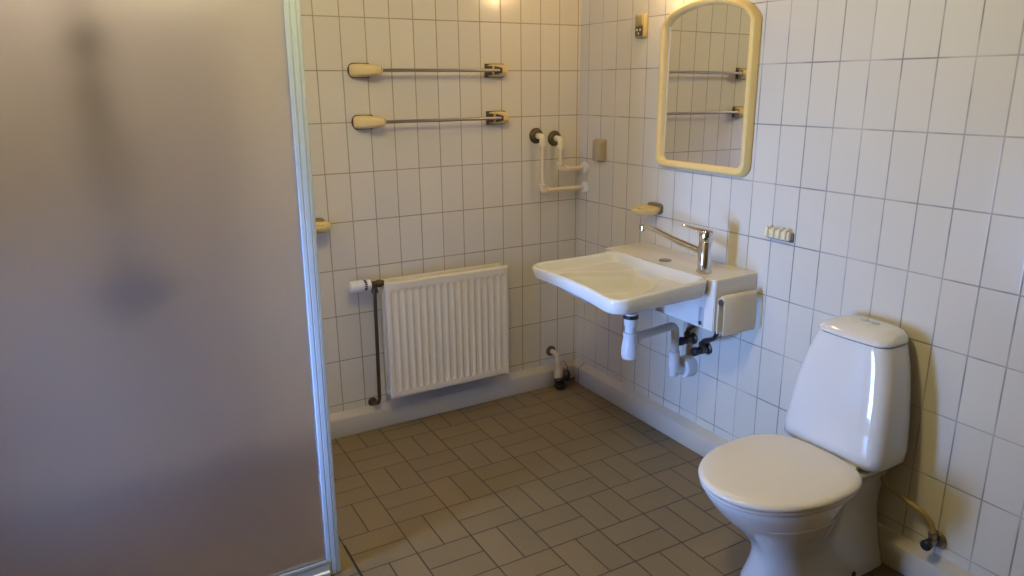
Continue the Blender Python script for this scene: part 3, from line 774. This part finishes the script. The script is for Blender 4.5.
def tankring(z, hw, u0, u1, rf=.036, bulge=.010):
    """rounded rectangle: slightly convex front, rf = front corner radius"""
    pts = []; rb_ = min(.078, (u1 - u0) * .45); n = 9
    def arc(cu, cv, r, a0):
        for k in range(n): 
            a = a0 + PI / 2 * k / (n - 1); pts.append((cu + r * math.cos(a), cv + r * math.sin(a)))
    arc(u1 - rf, hw - rf, rf, 0); arc(u0 + rb_, hw - rb_, rb_, PI / 2)
    arc(u0 + rb_, -hw + rb_, rb_, PI); arc(u1 - rf, -hw + rf, rf, 1.5 * PI)
    for k in range(1, 12):
        pts.append((u1, (-hw + rf) + 2 * (hw - rf) * k / 12))
    return [L(u + bulge * (1 - min(1, abs(v) / hw) ** 2) * max(0, (u - u0) / (u1 - u0)), v + .012, z) for u, v in pts]
tl = [(.384, .156, .03, .205, .04), (.388, .164, .024, .216), (.394, .169, .020, .221), (.43, .170, .018, .219), (.52, .163, .016, .207), (.60, .154, .015, .194), (.68, .139, .014, .179), (.735, .122, .013, .167), (.7435, .118, .013, .165)]
b = nb(); ringloft(b, [tankring(*q) for q in tl]); link('tank', b, M['porcelain'], t, angle=60, local=True)
b = nb(); ringloft(b, [tankring(.7455, .118, .013, .165), tankring(.7480, .1205, .012, .1675), tankring(.754, .120, .012, .166, .032), tankring(.765, .112, .016, .150, .036, .008), tankring(.774, .098, .022, .129, .040, .005), tankring(.779, .078, .032, .110, .036, .003), tankring(.7805, .050, .045, .095, .024, 0)])
tlid = link('tank_lid', b, M['porcelain'], t, angle=60, local=True)
b = nb(); ringloft(b, [tankring(.7425, .1155, .015, .162), tankring(.7465, .1155, .015, .162)]); link('lid_joint', b, M['dark'], t, local=True)
for s_ in (-1, 1):                                     # two-part flush button
    b = nb(); ringloft(b, [[L(.070 + .012 * q * math.cos(a), .012 + s_ * .0165 + .015 * q * math.sin(a), z) for a in [2 * PI * k / 24 for k in range(24)]] for q, z in ((1, .779), (1, .7825), (.85, .7835), (.3, .7835))])
    link('flush_button', b, M['chrome'], tlid, local=True)
# raised moulding lines on both flanks of the bowl
for s_ in (-1, 1):
    pts = []
    for u, z in [(.605 - .016 * k, .304 + .0008 * k) for k in range(14)]:
        lo = max(i for i in range(len(lv)) if lv[i][0] <= z); q = (z - lv[lo][0]) / (lv[lo + 1][0] - lv[lo][0])
        _, uf, uc, w, ur, wr, ub = [lv[lo][i] + (lv[lo + 1][i] - lv[lo][i]) * q for i in range(7)]
        if u > uc: hw = w * math.sin(math.acos(min(1, (u - uc) / (uf - uc)))) ** .92
        elif u > ur:
            f = (uc - u) / (uc - ur); f = f * f * (3 - 2 * f); hw = w + (wr - w) * f
        else: hw = wr
        pts.append(L(u, s_ * (hw - .001), z))
    b = nb(); tube(b, pts, [.001, .002] + [.003] * 10 + [.002, .001], 8)
    link('moulding', b, M['porcelain'], body, local=True)

# water connection of the toilet
t = thing('toilet_valve', (0, -1.902, .155), 'chrome and black stop valve on right wall, just right of toilet', 'stop valve')
b = nb(); lathe(b, [(.027, 0), (.027, .003), (.022, .010), (.013, .013)], (0, -1.902, .155), (-1, 0, 0), 28); link('rosette', b, M['oldchrome'], t)
b = nb(); tube(b, [(-.006, -1.902, .155), (-.050, -1.902, .155)], .012, 16); tube(b, [(-.034, -1.902, .155), (-.034, -1.902, .185)], .0105, 14); lathe(b, [(.0135, 0), (.0135, .012)], (-.034, -1.902, .176), (0, 0, 1), 6); link('valve_body', b, M['oldchrome'], t)
b = nb(); lathe(b, [(.012, 0), (.016, .003), (.0165, .016), (.012, .020)], (-.048, -1.902, .155), (-1, 0, 0), 10); link('knob', b, M['black'], t)
b = nb(); tube(b, [(-.034, -1.902, .186), (-.036, -1.900, .212), (-.044, -1.870, .245), (-.052, -1.810, .262), (-.060, -1.750, .285), (-.066, -1.735, .330), (-.07, -1.732, .380)], .0078, 14, rad=.03)
tag(link('supply_hose', b, M['hose'], origin=(-.034, -1.902, .186)), 'yellowish flexible hose curving from wall valve to toilet tank', 'hose')

# ------------------------------------------------------------------ light
def area(name, loc, rot, sx, sy, power, col):
    l = bpy.data.lights.new(name, 'AREA'); l.shape = 'RECTANGLE'; l.size = sx; l.size_y = sy; l.energy = power; l.color = col
    o = bpy.data.objects.new(name, l); C.objects.link(o); o.location = loc; o.rotation_euler = rot; return o
# daylight entering at the window opening
wl = area('window_daylight', (XL - .02, (WY0 + WY1) / 2, (WZ0 + WZ1) / 2), (0, -PI / 2, math.radians(5)), WZ1 - WZ0 - .08, WY1 - WY0 - .08, 13.9, (.25, .45, 1.0))
wl.data.spread = math.radians(80)
w = bpy.data.worlds.new('sky'); sc.world = w; w.use_nodes = True
bg = w.node_tree.nodes['Background']; bg.inputs[0].default_value = (.55, .72, 1.0, 1); bg.inputs[1].default_value = 0.4

# ------------------------------------------------------------------ camera
cam = bpy.data.cameras.new('camera'); co = bpy.data.objects.new('camera', cam); C.objects.link(co)
co.location = (-2.0423, -2.9216, 1.480); co.rotation_euler = (1.2984, .0095, -.5203)
cam.sensor_width = 36.0; cam.lens = 727.69 * 36 / 1024; cam.clip_start = .02
sc.camera = co
sc.view_settings.view_transform = 'Standard'; sc.view_settings.look = 'None'
sc.view_settings.gamma = 1.0; sc.view_settings.use_curve_mapping = False
sc.view_settings.exposure = 0.0
